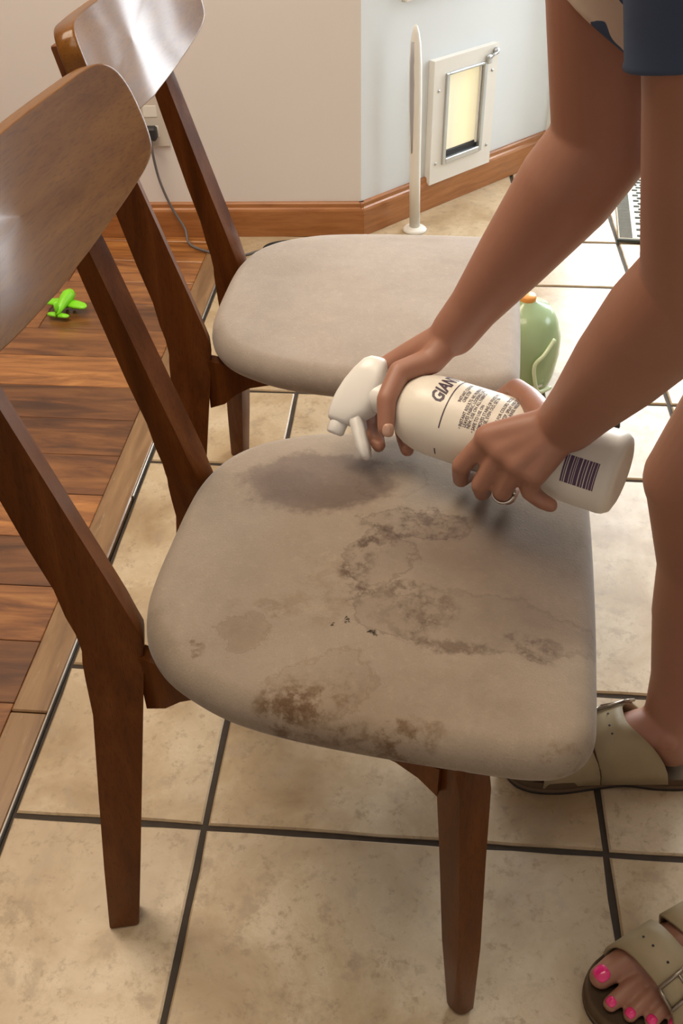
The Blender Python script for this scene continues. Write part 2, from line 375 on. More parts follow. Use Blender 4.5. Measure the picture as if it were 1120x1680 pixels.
def catmull(P, n=8):
    P = [Vector(p) for p in P]; out = []
    for i in range(len(P)-1):
        a, b, c, d = P[max(i-1, 0)], P[i], P[i+1], P[min(i+2, len(P)-1)]
        for k in range(n):
            t = k/n
            out.append(0.5*((2*b) + (c-a)*t + (2*a-5*b+4*c-d)*t*t + (-a+3*b-3*c+d)*t**3))
    out.append(P[-1]); return out
def capsule(bm, p, q, r0, r1, n=0):
    n = n or (32 if max(r0, r1) > .02 else 16)
    p, q = Vector(p), Vector(q); d = q - p; L = d.length
    if L < 1e-6: d = Vector((0, 0, 1)); L = 1e-6
    x, y, z = frame_of(d)
    rings = []
    for k in range(1, 6):
        a = -math.pi/2 + k*math.pi/12
        rings.append((math.cos(a)*r0, math.sin(a)*r0))
    rings.append((r0, 0.0)); rings.append((r1, L))
    for k in range(1, 6):
        a = k*math.pi/12; rings.append((math.cos(a)*r1, L + math.sin(a)*r1))
    loft(bm, [[p + z*h + (x*math.cos(2*math.pi*i/n) + y*math.sin(2*math.pi*i/n))*r for i in range(n)] for r, h in rings])
def chain(bm, pts, rads):
    for (a, b), (r, s) in zip(zip(pts, pts[1:]), zip(rads, rads[1:])): capsule(bm, a, b, r, s)
def fuse(name, bm, voxel, smooth_it, mat, parent=None, factor=0.5):
    """melt overlapping pieces into one continuous surface"""
    bmesh.ops.recalc_face_normals(bm, faces=bm.faces)
    me = bpy.data.meshes.new(name); bm.to_mesh(me); bm.free()
    o = bpy.data.objects.new(name, me); COL.objects.link(o)
    m = o.modifiers.new('r', 'REMESH'); m.mode = 'VOXEL'; m.voxel_size = voxel; m.use_smooth_shade = True
    s = o.modifiers.new('s', 'SMOOTH'); s.iterations = smooth_it; s.factor = factor
    dg = bpy.context.evaluated_depsgraph_get(); dg.update()
    me2 = bpy.data.meshes.new_from_object(o.evaluated_get(dg)); me2.name = name
    o.modifiers.clear(); o.data = me2; bpy.data.meshes.remove(me)
    me2.materials.clear(); me2.materials.append(mat)
    for p in me2.polygons: p.use_smooth = True
    if parent is not None: o.parent = parent
    return o

# ------------------------------------------------------------------ the setting: floors
U = 0.24
bm = bmesh.new(); add_box(bm, (0.0, -2.4, -0.06), (3.4, 2.36, -0.0035))
floor = tag(from_bm('floor', bm, M_grout), 'cream stone tile floor with dark grout', kind='structure')
CU = [0, 1, 3, 4, 6, 7, 9, 10, 12, 13]
CV = [-8, -6, -5, -3, -2, 0, 1, 3, 4, 6, 7, 9, 9.8]
GAP = 0.0042
tile_cache = {}
def tile_mesh(w, h, var):
    key = (w, h, var)
    if key in tile_cache: return tile_cache[key]
    X, Y = w*U/2 - GAP, h*U/2 - GAP
    rnd = random.Random(hash(key) % 9999)
    out = []
    for (ax, ay), (bx, by) in (((-X, -Y), (X, -Y)), ((X, -Y), (X, Y)), ((X, Y), (-X, Y)), ((-X, Y), (-X, -Y))):
        n = 5 if max(abs(bx-ax), abs(by-ay)) < 0.3 else 9
        for i in range(n):
            f = i/n; j = rnd.uniform(-0.0011, 0.0009) if i else 0.0008
            x, y = ax + (bx-ax)*f, ay + (by-ay)*f
            if ay == by: y += j*(1 if y < 0 else -1)*-1
            else: x += j*(1 if x < 0 else -1)*-1
            out.append((x, y))
    bm = bmesh.new()
    k0 = [(x, y, -0.010) for x, y in out]; k1 = [(x, y, -0.0022) for x, y in out]
    k2 = [(x*(1-0.0022/X), y*(1-0.0022/Y), 0.0) for x, y in out]
    loft(bm, [k0, k1, k2])
    bmesh.ops.recalc_face_normals(bm, faces=bm.faces)
    me = bpy.data.meshes.new('tile'); bm.to_mesh(me); bm.free(); me.materials.append(M_tile)
    tile_cache[key] = me; return me
for i in range(len(CU)-1):
    for j in range(len(CV)-1):
        u0, u1, v0, v1 = CU[i], CU[i+1], CV[j], CV[j+1]
        c = Vector(((u0+u1)/2*U, (v0+v1)/2*U, 0))
        if v0*U > 2.36: continue
        near = [Vector((u*U, v*U, 0)) for u in (u0, u1) for v in (v0, v1)]
        if all((p - W0).dot(WN) < 0 and p.x > W0.x - 0.05 or (p.y > 1.70 and p.x <= W0.x) for p in near): continue
        o = bpy.data.objects.new('tile', tile_mesh(u1-u0, v1-v0, (i*3+j) % 3)); COL.objects.link(o); o.location = c; o.parent = floor
# plank floor
bm = bmesh.new(); add_box(bm, (-3.0, -2.4, -0.06), (-0.0005, 1.75, -0.010))
wood = tag(from_bm('floor', bm, M_grout), 'reddish brown wooden plank floor left of the threshold', kind='structure')
PWD = 0.1125; rp = random.Random(11)
pc_cache = {}
def plank_mesh(L):
    L = round(L/0.15)*0.15
    if L not in pc_cache:
        bm = bmesh.new(); add_box(bm, (-L+0.0005, -PWD/2+0.0004, -0.010), (-0.0005, PWD/2-0.0004, 0.0), 0.0010)
        bmesh.ops.recalc_face_normals(bm, faces=bm.faces)
        me = bpy.data.meshes.new('plank'); bm.to_mesh(me); bm.free(); me.materials.append(M_plank); pc_cache[L] = me
    return L, pc_cache[L]
for k in range(-14, 8):
    y = 0.843 + PWD*(k+0.5); x = -0.0555; first = True
    while x > -2.0:
        L, me = plank_mesh(rp.uniform(0.25, 0.9) if first else rp.uniform(0.6, 1.2)); first = False
        o = bpy.data.objects.new('plank', me); COL.objects.link(o); o.location = (x, y, 0); o.parent = wood
        x -= L
# threshold strip between the two floors
bm = bmesh.new(); add_box(bm, (-0.0545, 0.1535, -0.010), (-0.004, 1.72, 0.0035), 0.002)
thr = tag(from_bm('trim_1', bm, M_thr), 'flat brown wooden threshold strip', kind='structure')
bm = bmesh.new(); add_box(bm, (-0.0545, -2.4, -0.010), (-0.004, 0.1515, 0.0030), 0.002)
from_bm('threshold_board', bm, M_thr, thr)
for y0, y1 in ((-2.4, 0.40), (0.615, 1.68)):
    bm = bmesh.new(); add_box(bm, (-0.0038, y0, -0.009), (-0.0012, y1, 0.0040), 0.0008); from_bm('metal_edge', bm, M_steel, thr)

# ------------------------------------------------------------------ walls
LDIR = Vector((0.5472, 0.0322, 0)).normalized(); LN = Vector((LDIR.y, -LDIR.x, 0))
def LW(s, z, d=0.0): return W0 - LDIR*s + LN*d + Vector((0, 0, z))
def lwall_box(bm, s0, s1, z0, z1, d0, d1, bevel=0.0):
    add_hexa(bm, [LW(s1, z0, d0), LW(s0, z0, d0), LW(s0, z0, d1), LW(s1, z0, d1), LW(s1, z1, d0), LW(s0, z1, d0), LW(s0, z1, d1), LW(s1, z1, d1)], bevel)
bm = bmesh.new(); lwall_box(bm, 0.0, 3.4, -0.05, 2.3, -0.12, 0.0); tag(from_bm('wall_back', bm, M_wall_a), 'greige painted wall behind the far chair', kind='structure')
WIN = (0.128, 0.66, 0.515, 1.55)
bm = bmesh.new()
wall_box(bm, 0.0, WIN[0], -0.05, 2.3, -0.12, 0.0); wall_box(bm, WIN[1], WEND, -0.05, 2.3, -0.12, 0.0)
wall_box(bm, WIN[0], WIN[1], -0.05, WIN[2], -0.12, 0.0); wall_box(bm, WIN[0], WIN[1], WIN[3], 2.3, -0.12, 0.0)
tag(from_bm('wall_right', bm, M_wall_b), 'pale diagonal wall with the pet flap', kind='structure')
bm = bmesh.new()
door_box(bm, -.08, DOOR0-0.07, -.05, 2.3, -.12, 0); door_box(bm, DOOR0-0.07, DOOR1+0.05, DOORH, 2.3, -0.12, 0.0); door_box(bm, DOOR1+0.05, 2.7, -0.05, 2.3, -0.12, 0.0)
tag(from_bm('wall_end', bm, M_wall_b), 'pale wall holding the glass door', kind='structure')
# window above the pet flap
bm = bmesh.new()
for s0, s1, z0, z1 in ((WIN[0]+.0005, WIN[0]+.05, WIN[2]+.0005, WIN[3]), (WIN[1]-.05, WIN[1]-.0005, WIN[2]+.0005, WIN[3]), (WIN[0]+.05, WIN[1]-.05, WIN[2]+.0005, WIN[2]+.05), (WIN[0]+.05, WIN[1]-.05, WIN[3]-.05, WIN[3]-.0005)):
    wall_box(bm, s0, s1, z0, z1, -0.10, 0.012, 0.003)
win = tag(from_bm('window_1', bm, M_white), 'white framed window above the pet flap', kind='structure')
bm = bmesh.new(); wall_box(bm, WIN[0]+.05, WIN[1]-.05, WIN[2]+.05, WIN[3]-.05, -0.055, -0.051); from_bm('window_pane', bm, M_glass, win)
# sliding glass door, mostly out of frame behind the person
bm = bmesh.new()
for s0, s1, z0, z1 in ((DOOR0-.07, DOOR0, 0, DOORH), (DOOR1, DOOR1+.05, 0, DOORH), (DOOR0, DOOR1, DOORH-.06, DOORH), (DOOR0, DOOR1, 0, .03)):
    door_box(bm, s0, s1, z0, z1, -0.119, 0.016, 0.003)
door = tag(from_bm('door_1', bm, M_white), 'white framed sliding glass door letting daylight in', kind='structure')
for s0, s1, d in ((DOOR0, .60, -.05), (.54, DOOR1, -.09)):
    bm = bmesh.new()
    for a, b, z0, z1 in ((s0, s0+.06, .03, DOORH-.06), (s1-.06, s1, .03, DOORH-.06), (s0+.06, s1-.06, .03, .12), (s0+.06, s1-.06, DOORH-.13, DOORH-.06)):
        door_box(bm, a, b, z0, z1, d-.02, d+.015, 0.002)
    sash = from_bm('sliding_sash', bm, M_white, door)
    bm = bmesh.new(); door_box(bm, s0+.06, s1-.06, .12, DOORH-.13, d-.004, d); from_bm('door_pane', bm, M_glass, sash)
# remaining shell
bm = bmesh.new(); add_box(bm, (-3.1, -2.5, -.05), (-3.0, 1.9, 2.3)); tag(from_bm('wall_left', bm, M_wall_a), 'greige wall at the far left', kind='structure')
bm = bmesh.new(); add_box(bm, (-3.1, -2.6, -.05), (3.5, -2.4, 2.3)); tag(from_bm('wall_front', bm, M_wall_a), 'greige wall behind the camera', kind='structure')
bm = bmesh.new()
WS = (0.86, 1.98, 1.0, 2.0)
add_box(bm, (3.4, -2.4, -.05), (3.5, WS[0], 2.3)); add_box(bm, (3.4, WS[1], -.05), (3.5, 4.5, 2.3)); add_box(bm, (3.4, WS[0], -.05), (3.5, WS[1], WS[2])); add_box(bm, (3.4, WS[0], WS[3]), (3.5, WS[1], 2.3))
tag(from_bm('wall_side', bm, mat_wall('dark_brown_reflection_paint', (.24, .17, .12))), 'unseen far right wall coloured brown to darken reflections', kind='structure')  # out of view, dark colour chosen to keep backrest reflections dark
bm = bmesh.new()
for y0, y1, z0, z1 in ((WS[0]+.0005, WS[0]+.05, WS[2]+.0005, WS[3]-.0005), (WS[1]-.05, WS[1]-.0005, WS[2]+.0005, WS[3]-.0005), (WS[0]+.05, WS[1]-.05, WS[2]+.0005, WS[2]+.05), (WS[0]+.05, WS[1]-.05, WS[3]-.05, WS[3]-.0005)): add_box(bm, (3.39, y0, z0), (3.44, y1, z1))
win2 = tag(from_bm('added_fill_window', bm, M_white), 'white framed window added in the unseen right wall for fill light', kind='structure')  # made-up opening for the added fill on the diagonal wall
bm = bmesh.new(); add_box(bm, (3.41, WS[0]+.05, WS[2]+.05), (3.414, WS[1]-.05, WS[3]-.05)); from_bm('window_pane', bm, M_glass, win2)
bm = bmesh.new(); add_box(bm, (-3.1, -2.6, 2.3), (3.5, 4.5, 2.4)); tag(from_bm('ceiling', bm, M_ceil), 'plain off white ceiling', kind='structure')
bm = bmesh.new(); add_box(bm, (0.3, 2.37, -.12), (6, 8, -.07)); tag(from_bm('floor', bm, simple('patio_concrete', (.45, .43, .40), .9)), 'concrete patio outside the glass door', kind='structure')
# baseboards (moulded: body and a thinner top lip)
def board_profile(bm, fn, s0, s1):
    rings = []
    for s in (s0, s1):
        rings.append([fn(s, z, d) for d, z in ((-.002, 0.0005), (.015, 0.0005), (.015, .066), (.013, .071), (.009, .074), (.0085, .083), (.006, .0865), (-.002, .0865))])
    loft(bm, rings)
bm = bmesh.new(); board_profile(bm, LW, -.0075, 3.3); tag(from_bm('baseboard_back', bm, M_base), 'orange brown wooden baseboard along the greige wall', kind='structure')
bm = bmesh.new(); board_profile(bm, W, -.0075, WEND - .004); tag(from_bm('baseboard_right', bm, M_base), 'orange brown wooden baseboard below the pet flap', kind='structure')

# ------------------------------------------------------------------ chairs
PH = -0.315
def leg_section(x, y, w, t, s):
    pts = [(x, y), (x+PH*t, y-t), (x-w, y-t-PH*w), (x-w, y-PH*w)]
    return [(a, s*b) for a, b in pts]
def rear_leg_mesh(s):
    st = [(0.0, -.0437, .1907, .0322, .0244), (.10, -.0328, .1735, .0360, .025), (.22, -.0197, .153, .0408, .0258), (.32, -.0088, .136, .0455, .0265), (.365, -.0040, .1284, .0500, .0268),
          (.385, -.0015, .125, .0525, .0268), (.3975, -.0006, .1228, .0536, .0268), (.4040, -.0008, .122, .0541, .0268), (.418, -.0045, .1222, .0519, .0266), (.44, -.0112, .1225, .0490, .0262), (.47, -.0203, .1227, .0458, .0257), (.52, -.0359, .1230, .0425, .025), (.62, -.0665, .1237, .0360, .0232), (.70, -.0910, .1243, .0300, .0218), (.766, -.1110, .1247, .0265, .021)]
    bm = bmesh.new()
    vr = loft(bm, [[(a, b, z) for a, b in leg_section(x, y, w, t, s)] for z, x, y, w, t in st])
    es = [bm.edges.get((r0[i], r1[i])) for r0, r1 in zip(vr, vr[1:]) for i in range(4)]
    es += [e for e in bm.edges if all(v in vr[-1] for v in e.verts) or all(v in vr[0] for v in e.verts)]
    bmesh.ops.bevel(bm, geom=[e for e in es if e], offset=0.0032, segments=2, affect='EDGES', profile=0.5)
    return bm
FOOT = [(.298, -.219), (.314, -.233), (.333, -.222), (.317, -.208)]
def front_leg_mesh(s):
    cx, cy = sum(p[0] for p in FOOT)/4, sum(p[1] for p in FOOT)/4
    rings = []
    for z, k in ((0.0, .80), (.006, 1.0), (.12, 1.07), (.26, 1.18), (.36, 1.30), (.394, 1.335)):
        f = z/.383; ox, oy = cx + (.291-cx)*f, cy + (-.194-cy)*f
        rings.append([(ox + (p[0]-cx)*k, (oy + (p[1]-cy)*k)*-s, z) for p in FOOT])
    bm = bmesh.new(); vr = loft(bm, rings)
    es = [bm.edges.get((r0[i], r1[i])) for r0, r1 in zip(vr, vr[1:]) for i in range(4)]
    bmesh.ops.bevel(bm, geom=[e for e in es if e], offset=0.0075, segments=3, affect='EDGES', profile=0.5)
    return bm
def seat_mesh():
    half = [(-.012, 0.0), (-.0115, .045), (-.008, .085), (0.003, .122), (.022, .150), (.050, .172), (.095, .192), (.15, .2025), (.22, .208), (.30, .211), (.345, .2105), (.372, .203), (.388, .186), (.394, .162), (.396, .10), (.397, .05)]
    full = half + [(.3972, 0.0)] + [(x, -y) for x, y in half[:0:-1]]
    cur = catmull([(*p, 0) for p in full] + [(*full[0], 0)], 4)[:-1]
    ctr = Vector((.205, 0, 0)); n = len(cur)
    nor = []
    for i in range(n):
        d = (cur[(i+1) % n] - cur[i-1]).normalized(); nn = Vector((d.y, -d.x, 0))
        if nn.dot(cur[i]-ctr) < 0: nn = -nn
        nor.append(nn)
    bm = bmesh.new(); rings = []
    def ring(inset, z, shrink=None):
        r = []
        for p, nn in zip(cur, nor):
            q = p - nn*inset if shrink is None else ctr + (p - nn*.022 - ctr)*shrink
            r.append((q.x, q.y, z))
        return r
    rings.append([(ctr.x + (p.x-ctr.x)*.02, p.y*.02, .381) for p in cur])
    rings.append(ring(0, .381, .6))
    for a in (-90, -60, -35, -15, 0, 18, 36, 54, 70, 84):
        a = math.radians(a); k = .024*(1-math.cos(a)) if a < 0 else .022*(1-math.cos(a))
        rings.append(ring(k, .4025 + (.0215*math.sin(a) if a < 0 else .0245*math.sin(a))))
    for f in (.93, .84, .72, .58, .42, .25, .10, .01):
        rings.append(ring(0, .427 + .010*(1-f*f), f))
    vr = loft(bm, rings)
    for r in vr[-8:]:          # slight unevenness of the padding
        for v in r: v.co.z += 0.0018*mnoise.noise(v.co*14.0)
    return bm
def pan_x(y, z): return -.30*(z-.40) + .012 + .7*y*y
def panel_mesh():
    half = [(0, .7925), (.06, .7945), (.126, .7985), (.170, .8020), (.187, .8015), (.199, .7975), (.208, .789), (.2135, .775), (.2155, .757), (.2150, .738), (.2120, .7245), (.205, .7165), (.19, .7085), (.165, .7005), (.13, .692), (.07, .682), (0, .677)]
    R = catmull([(0, *p) for p in half], 3)
    # grid between the upper and the lower edge, side by side columns
    full = [(p.y, p.z) for p in R] + [(-p.y, p.z) for p in R[-2:0:-1]]
    bm = bmesh.new()
    def S(y, z, off):
        nx = Vector((1, -1.4*y, .30)).normalized(); return Vector((pan_x(y, z), y, z)) + nx*off
    ctr = (0, .74)
    prof = [(-.0222, .0), (-.0222, .3), (-.0222, .7), (-.0222, .982), (-.0214, .994), (-.0192, 1.0), (-.0030, 1.0), (-.0010, .9955), (-.0001, .988), (0, .975), (0, .7), (0, .3), (0, .0)]
    rings = []
    for off, f in prof:
        f = max(f, .004); o = off if f > .01 or off == 0 else -.0222
        rings.append([S(y*f, .74 + (z-.74)*f, o) for y, z in full])
    loft(bm, rings)
    return bm
def apron_mesh(s):
    bot = [(-.010, .310), (.012, .322), (.03, .341), (.05, .356), (.08, .368), (.14, .374), (.20, .375), (.235, .372), (.255, .362), (.272, .346)]
    yo = lambda x: (.128 + (x+.004)*(.075/.276))*s
    rings = []
    for x, z in bot:
        y = yo(x); rings.append([(x, y, z), (x, y, .384), (x+.004, y-.016*s, .384), (x+.004, y-.016*s, z)])
    bm = bmesh.new(); loft(bm, rings); return bm
def build_chair(seat_mat):
    root = empty('dining_chair')
    from_bm('seat', seat_mesh(), seat_mat, root, True)
    from_bm('backrest', panel_mesh(), M_panel, root, True)
    for s in (1, -1):
        from_bm('leg', rear_leg_mesh(s), M_leg, root, 'angle'); from_bm('leg', front_leg_mesh(s), M_leg, root, 'angle')
        from_bm('apron', apron_mesh(s), M_leg, root, 'angle')
    bm = bmesh.new(); add_box(bm, (.279, -.175, .335), (.295, .175, .384), .002); from_bm('front_rail', bm, M_leg, root)
    bm = bmesh.new(); add_box(bm, (.012, -.112, .335), (.028, .112, .382), .002); from_bm('rear_rail', bm, M_leg, root)
    return root
chair = build_chair(M_seat_dirty)
chair.location = (.2507, .0586, 0); chair.rotation_euler.z = -.0853
tag(chair, 'nearer wooden dining chair with a stained damp taupe velvet seat', 'chair', 'walnut dining chairs')
far = chair.copy(); COL.objects.link(far); far.location = (.2126, .5677, 0); far.rotation_euler.z = -.046
for ch in list(chair.children):
    c = ch.copy(); COL.objects.link(c); c.parent = far
    if ch.name.startswith('seat'):
        c.data = ch.data.copy(); c.data.materials.clear(); c.data.materials.append(M_seat_clean)
far['label'] = 'farther wooden dining chair with a clean pale velvet seat'
# dust specks lying on the stained seat are part of the print of its material

# ------------------------------------------------------------------ spray bottle (held: a thing of its own)
BA = Vector((.8923, -.4514, 0)); BS = Vector((-.4514, -.8923, 0)); BZ = Vector((0, 0, 1))
ND = (BS-BZ).normalized(); CD = (BS+BZ).normalized(); BM_ = Vector((.556, .128, .5035))
def B(a, n, c): return BM_ + BA*a + ND*n + CD*c
BR = 0.0395; SH = -.103
bottle = empty('spray_bottle', B(0.0, 0, 0))
def brel(o):
    o.parent = bottle; o.matrix_parent_inverse = Matrix.Translation(-bottle.location); return o
bm = bmesh.new()
prof = [(.012, SH-.024), (.0145, SH-.022), (.0150, SH-.012), (.0155, SH-.010), (.0185, SH-.007), (.0245, SH-.003), (.0310, SH+.004), (.0355, SH+.012), (.0383, SH+.022), (BR, SH+.036), (BR, .108), (BR-.001, .112), (BR-.004, .1165), (BR-.010, .1185), (.012, .1175), (.0, .1165)]
lathe(bm, prof, BM_, BA, 56, xdir=CD); brel(from_bm('bottle_body', bm, M_white_plastic, None, True))
bm = bmesh.new(); lathe(bm, [(.010, SH-.040), (.0150, SH-.040), (.0155, SH-.038), (.0160, SH-.022), (.0152, SH-.020), (.010, SH-.020)], BM_, BA, 36); brel(from_bm('collar', bm, M_trigger, None, True))
# trigger head: a hooded shell, nozzle pointing along ND
def head_ring(n, a0, a1, hw):
    """rounded rectangle section in the (axis, CD) plane at position n"""
    m = (a0+a1)/2; ha = (a1-a0)/2; pts = []
    for k in range(24):
        th = 2*math.pi*k/24; e = .55
        pts.append(B(m + ha*math.copysign(abs(math.cos(th))**e, math.cos(th)), n, hw*math.copysign(abs(math.sin(th))**e, math.sin(th))))
    return pts
bm = bmesh.new()
loft(bm, [head_ring(*r) for r in [(-.0385, -.152, -.142, .005), (-.037, -.157, -.139, .010), (-.032, -.1625, -.136, .0145), (-.020, -.1690, -.1325, .0165), (-.006, -.1745, -.1315, .0170), (.008, -.1780, -.1320, .0165), (.018, -.1795, -.1345, .0155), (.026, -.1795, -.1420, .0140), (.033, -.1785, -.1500, .0120), (.0365, -.177, -.1525, .0100)]])
brel(from_bm('trigger_head', bm, M_trigger, None, True))
bm = bmesh.new(); lathe(bm, [(.001, .030), (.0085, .031), (.0098, .034), (.0092, .0475), (.0075, .0495), (.003, .0495), (.003, .046), (.001, .046)], B(-.1665, 0, 0), ND, 24); brel(from_bm('nozzle', bm, M_trigger, None, True))
bm = bmesh.new()
tr = []
for a, n, w, h in [(-.151, .022, .0105, .006), (-.1455, .032, .0110, .006), (-.138, .0425, .0110, .0055), (-.1305, .0525, .0100, .005), (-.1245, .0605, .0085, .004), (-.1225, .0635, .005, .003)]:
    tr.append([B(a+h*.75, n-h*.6, w), B(a-h*.75, n+h*.6, w), B(a-h*.75, n+h*.6, -w), B(a+h*.75, n-h*.6, -w)])
vr = loft(bm, tr); bmesh.ops.bevel(bm, geom=list(bm.edges), offset=.0011, segments=2, affect='EDGES')
brel(from_bm('trigger', bm, M_trigger, None, True))
tag(bottle, 'white plastic trigger spray bottle held over the stained seat', 'bottle')
# print: flat lettering bent round the body.  phi = angle from CD towards -ND, h = along the axis from the shoulder
def on_body(u, v, off=.00025):
    u -= .010; v += .0145; phi = u/BR; r = BR + off
    return B(SH + v, -math.sin(phi)*r, math.cos(phi)*r)
def print_mesh(name, polys, mat):
    bm = bmesh.new()
    for pl in polys: bm.faces.new([bm.verts.new(on_body(u, v)) for u, v in pl])
    me = bpy.data.meshes.new(name); bm.to_mesh(me); bm.free(); return brel(link(name, me, mat))
def print_text(name, body, u0, v0, size, mat, shear=0.0, bold=0.0, sx=1.0):
    cu = bpy.data.curves.new(name, 'FONT'); cu.body = body; cu.size = size; cu.shear = shear; cu.offset = bold; cu.resolution_u = 2
    o = bpy.data.objects.new(name, cu); COL.objects.link(o)
    dg = bpy.context.evaluated_depsgraph_get(); dg.update(); me = bpy.data.meshes.new_from_object(o.evaluated_get(dg)); bpy.data.objects.remove(o)
    bm = bmesh.new(); bm.from_mesh(me); bpy.data.meshes.remove(me)
    bmesh.ops.subdivide_edges(bm, edges=[e for e in bm.edges if e.calc_length() > size*.25], cuts=1)
    for v in bm.verts: v.co = on_body(u0 + v.co.x*sx, v0 - v.co.y)
    me = bpy.data.meshes.new(name); bm.to_mesh(me); bm.free(); return brel(link(name, me, mat))
print_text('lettering', 'GIANT S', .0165, .0335, .0185, M_ink, .35, .0006, .78)
def strip(u0, u1, v0, v1, n=10): return [[(u0+(u1-u0)*i/n, v0), (u0+(u1-u0)*(i+1)/n, v0), (u0+(u1-u0)*(i+1)/n, v1), (u0+(u1-u0)*i/n, v1)] for i in range(n)]
print_mesh('printed_rule', strip(-.0055, .075, .0385, .0397, 16), M_ink)
print_mesh('printed_tick', strip(-.0375, -.0285, .0365, .0378, 4), M_ink)
fine = [(.0125+.012, .0505, 'INSTANT CLEANER'), (.0255, .0545, 'ONE STEP'), (.000, .0605, '• INSTANT RESULTS. NO RUBBING'), (.0025, .0645, 'LEAVES FABRIC LOOKING LIKE'), (.0025, .0685, 'NEW. USE ON ALL FABRICS'), (.000, .0735, '• SAFE TO USE ON'), (.000, .0785, '• REMOVES STAINS OF FOOD AND'), (.0025, .0825, 'GREASE, EVEN OLD, SET IN'), (.0085, .0925, '• SAFE FOR COLORS. TESTED'), (.0085, .0975, '• ONE STEP. SPRAY AND LET'), (.0105, .1015, 'DRY. NO RINSE NEEDED')]
for u, v, s in fine: print_text('fine_print', s, u, v,   .0047, M_ink, 0, .00006, .74)
for u, v, s in ((.036, .160, 'I I'), (.041, .169, 'II I'), (.041, .180, 'I')): print_text('fine_print', s, u, v, .0055, M_ink, 0, .00005, .8)
polys = []; v = .162; rb = random.Random(4)
while v < .1935:
    w = rb.choice((.0011, .0016, .0024, .0034)); polys += strip(-.0175, .0085, v, v+w, 4); v += w + rb.choice((.0005, .0006, .0009))
print_mesh('barcode', polys, M_ink_bar)

# ------------------------------------------------------------------ person
RH = dict(wrist=(.5082, .2169, .5645),
  index=[(.4396, .2187, .5182), (.4206, .2245, .4809), (.4205, .1971, .4648), (.424, .1702, .4679)],
  middle=[(.4467, .2336, .5092), (.432, .2311, .4693), (.4326, .1983, .4544), (.4375, .165, .4608)],
  ring=[(.4568, .2405, .5016), (.4542, .234, .462), (.4623, .193, .4517), (.4668, .1631, .4582)],
  pinky=[(.4697, .2406, .4975), (.4791, .2258, .4632), (.4832, .1994, .4528), (.4839, .1798, .4568)],
  thumb=[(.4872, .1953, .5442), (.456, .1805, .5396), (.4449, .1547, .5243), (.4455, .1364, .5026)])
LH = dict(wrist=(.6056, .0726, .5618),
  index=[(.539, .0833, .5341), (.5174, .0856, .4996), (.5198, .1076, .4666), (.533, .1416, .4491)],
  middle=[(.5519, .0701, .5296), (.5357, .0714, .4895), (.5406, .0979, .4589), (.5499, .1274, .4441)],
  ring=[(.5657, .0593, .5248), (.5554, .0637, .4888), (.5638, .0895, .4617), (.5715, .1187, .446)],
  pinky=[(.5799, .054, .5194), (.5779, .0535, .4982), (.5896, .0508, .4898), (.598, .0492, .4865)],
  thumb=[(.5896, .0936, .5478), (.5786, .1366, .5416), (.5684, .1634, .5354), (.5573, .1819, .513)])
V = Vector
person = empty('person', (.86, .05, 0))
def prel(o, par=None):
    o.parent = par or person; o.matrix_parent_inverse = Matrix.Translation(-person.location) if par is None else Matrix(); return o
body = bmesh.new()
SHR, SHL = V((.592, .19, .985)), V((.612, -.085, .985))
ELR, ELL = V((.619, .20, .757)), V((.656, -.03, .750))
# torso, hips, neck, head (bent forward over the chair)
HIPR, HIPL = V((.905, .135, .800)), V((.945, -.035, .800))
chain(body, [(SHR+SHL)/2 + V((.03, 0, .0)), V((.70, .055, .975)), V((.81, .053, .91)), (HIPR+HIPL)/2 + V((0, 0, .02))], [.085, .10, .092, .11])
chain(body, [SHR, V((.67, .12, .975)), V((.80, .10, .90)), HIPR], [.048, .075, .075, .095])
chain(body, [SHL, V((.68, -.01, .975)), V((.81, .0, .90)), HIPL], [.048, .075, .075, .095])
chain(body, [SHR, SHL], [.045, .045])
chain(body, [(SHR+SHL)/2 + V((.02, 0, .01)), V((.535, .055, 1.055))], [.05, .046])
chain(body, [V((.525, .055, 1.115)), V((.470, .055, 1.085))], [.075, .052])     # skull to face
chain(body, [V((.425, .055, 1.085)), V((.421, .055, 1.070))], [.010, .012])     # nose
chain(body, [V((.452, .055, 1.045)), V((.456, .055, 1.035))], [.025, .020])     # chin
for y in (-.022, .132): capsule(body, (.53, y, 1.10), (.525, y, 1.075), .013, .009)
# arms
chain(body, [SHR, V((.603, .198, .88)), ELR], [.048, .0465, .0415])
WR = V(RH['wrist'])
chain(body, [ELR, ELR.lerp(WR, .22), ELR.lerp(WR, .55), ELR.lerp(WR, .85), WR], [.0435, .0445, .0350, .0250, .0235])
chain(body, [SHL, V((.632, -.06, .875)), ELL], [.047, .0415, .0390])
WL = V(LH['wrist'])
chain(body, [ELL, ELL.lerp(WL, .25), ELL.lerp(WL, .55), ELL.lerp(WL, .85), WL], [.0395, .0420, .0375, .0295, .0270])
def hand(bm, H, rad, palm_r):
    w = V(H['wrist'])
    for k, f in enumerate(('index', 'middle', 'ring', 'pinky')):
        P = [V(p) for p in H[f]]
        chain(bm, [w.lerp(P[0], .18), P[0].lerp(w, .35), P[0]], [palm_r*1.12, palm_r, palm_r*.86])
        r = rad*(.92 if k == 3 else 1.0)
        chain(bm, P, [r*1.12, r*1.02, r*.94, r*.84])
    mc = [V(H[f][0]) for f in ('index', 'middle', 'ring', 'pinky')]
    chain(bm, mc, [palm_r*.8]*4)
    chain(bm, [m.lerp(w, .45) for m in mc], [palm_r*.95]*4)
    P = [V(p) for p in H['thumb']]
    chain(bm, [w.lerp(P[0], .45)] + P, [palm_r*1.05, rad*1.55, rad*1.28, rad*1.16, rad*.98])
hand(body, RH, .0088, .0145)
hand(body, LH, .0090, .0150)
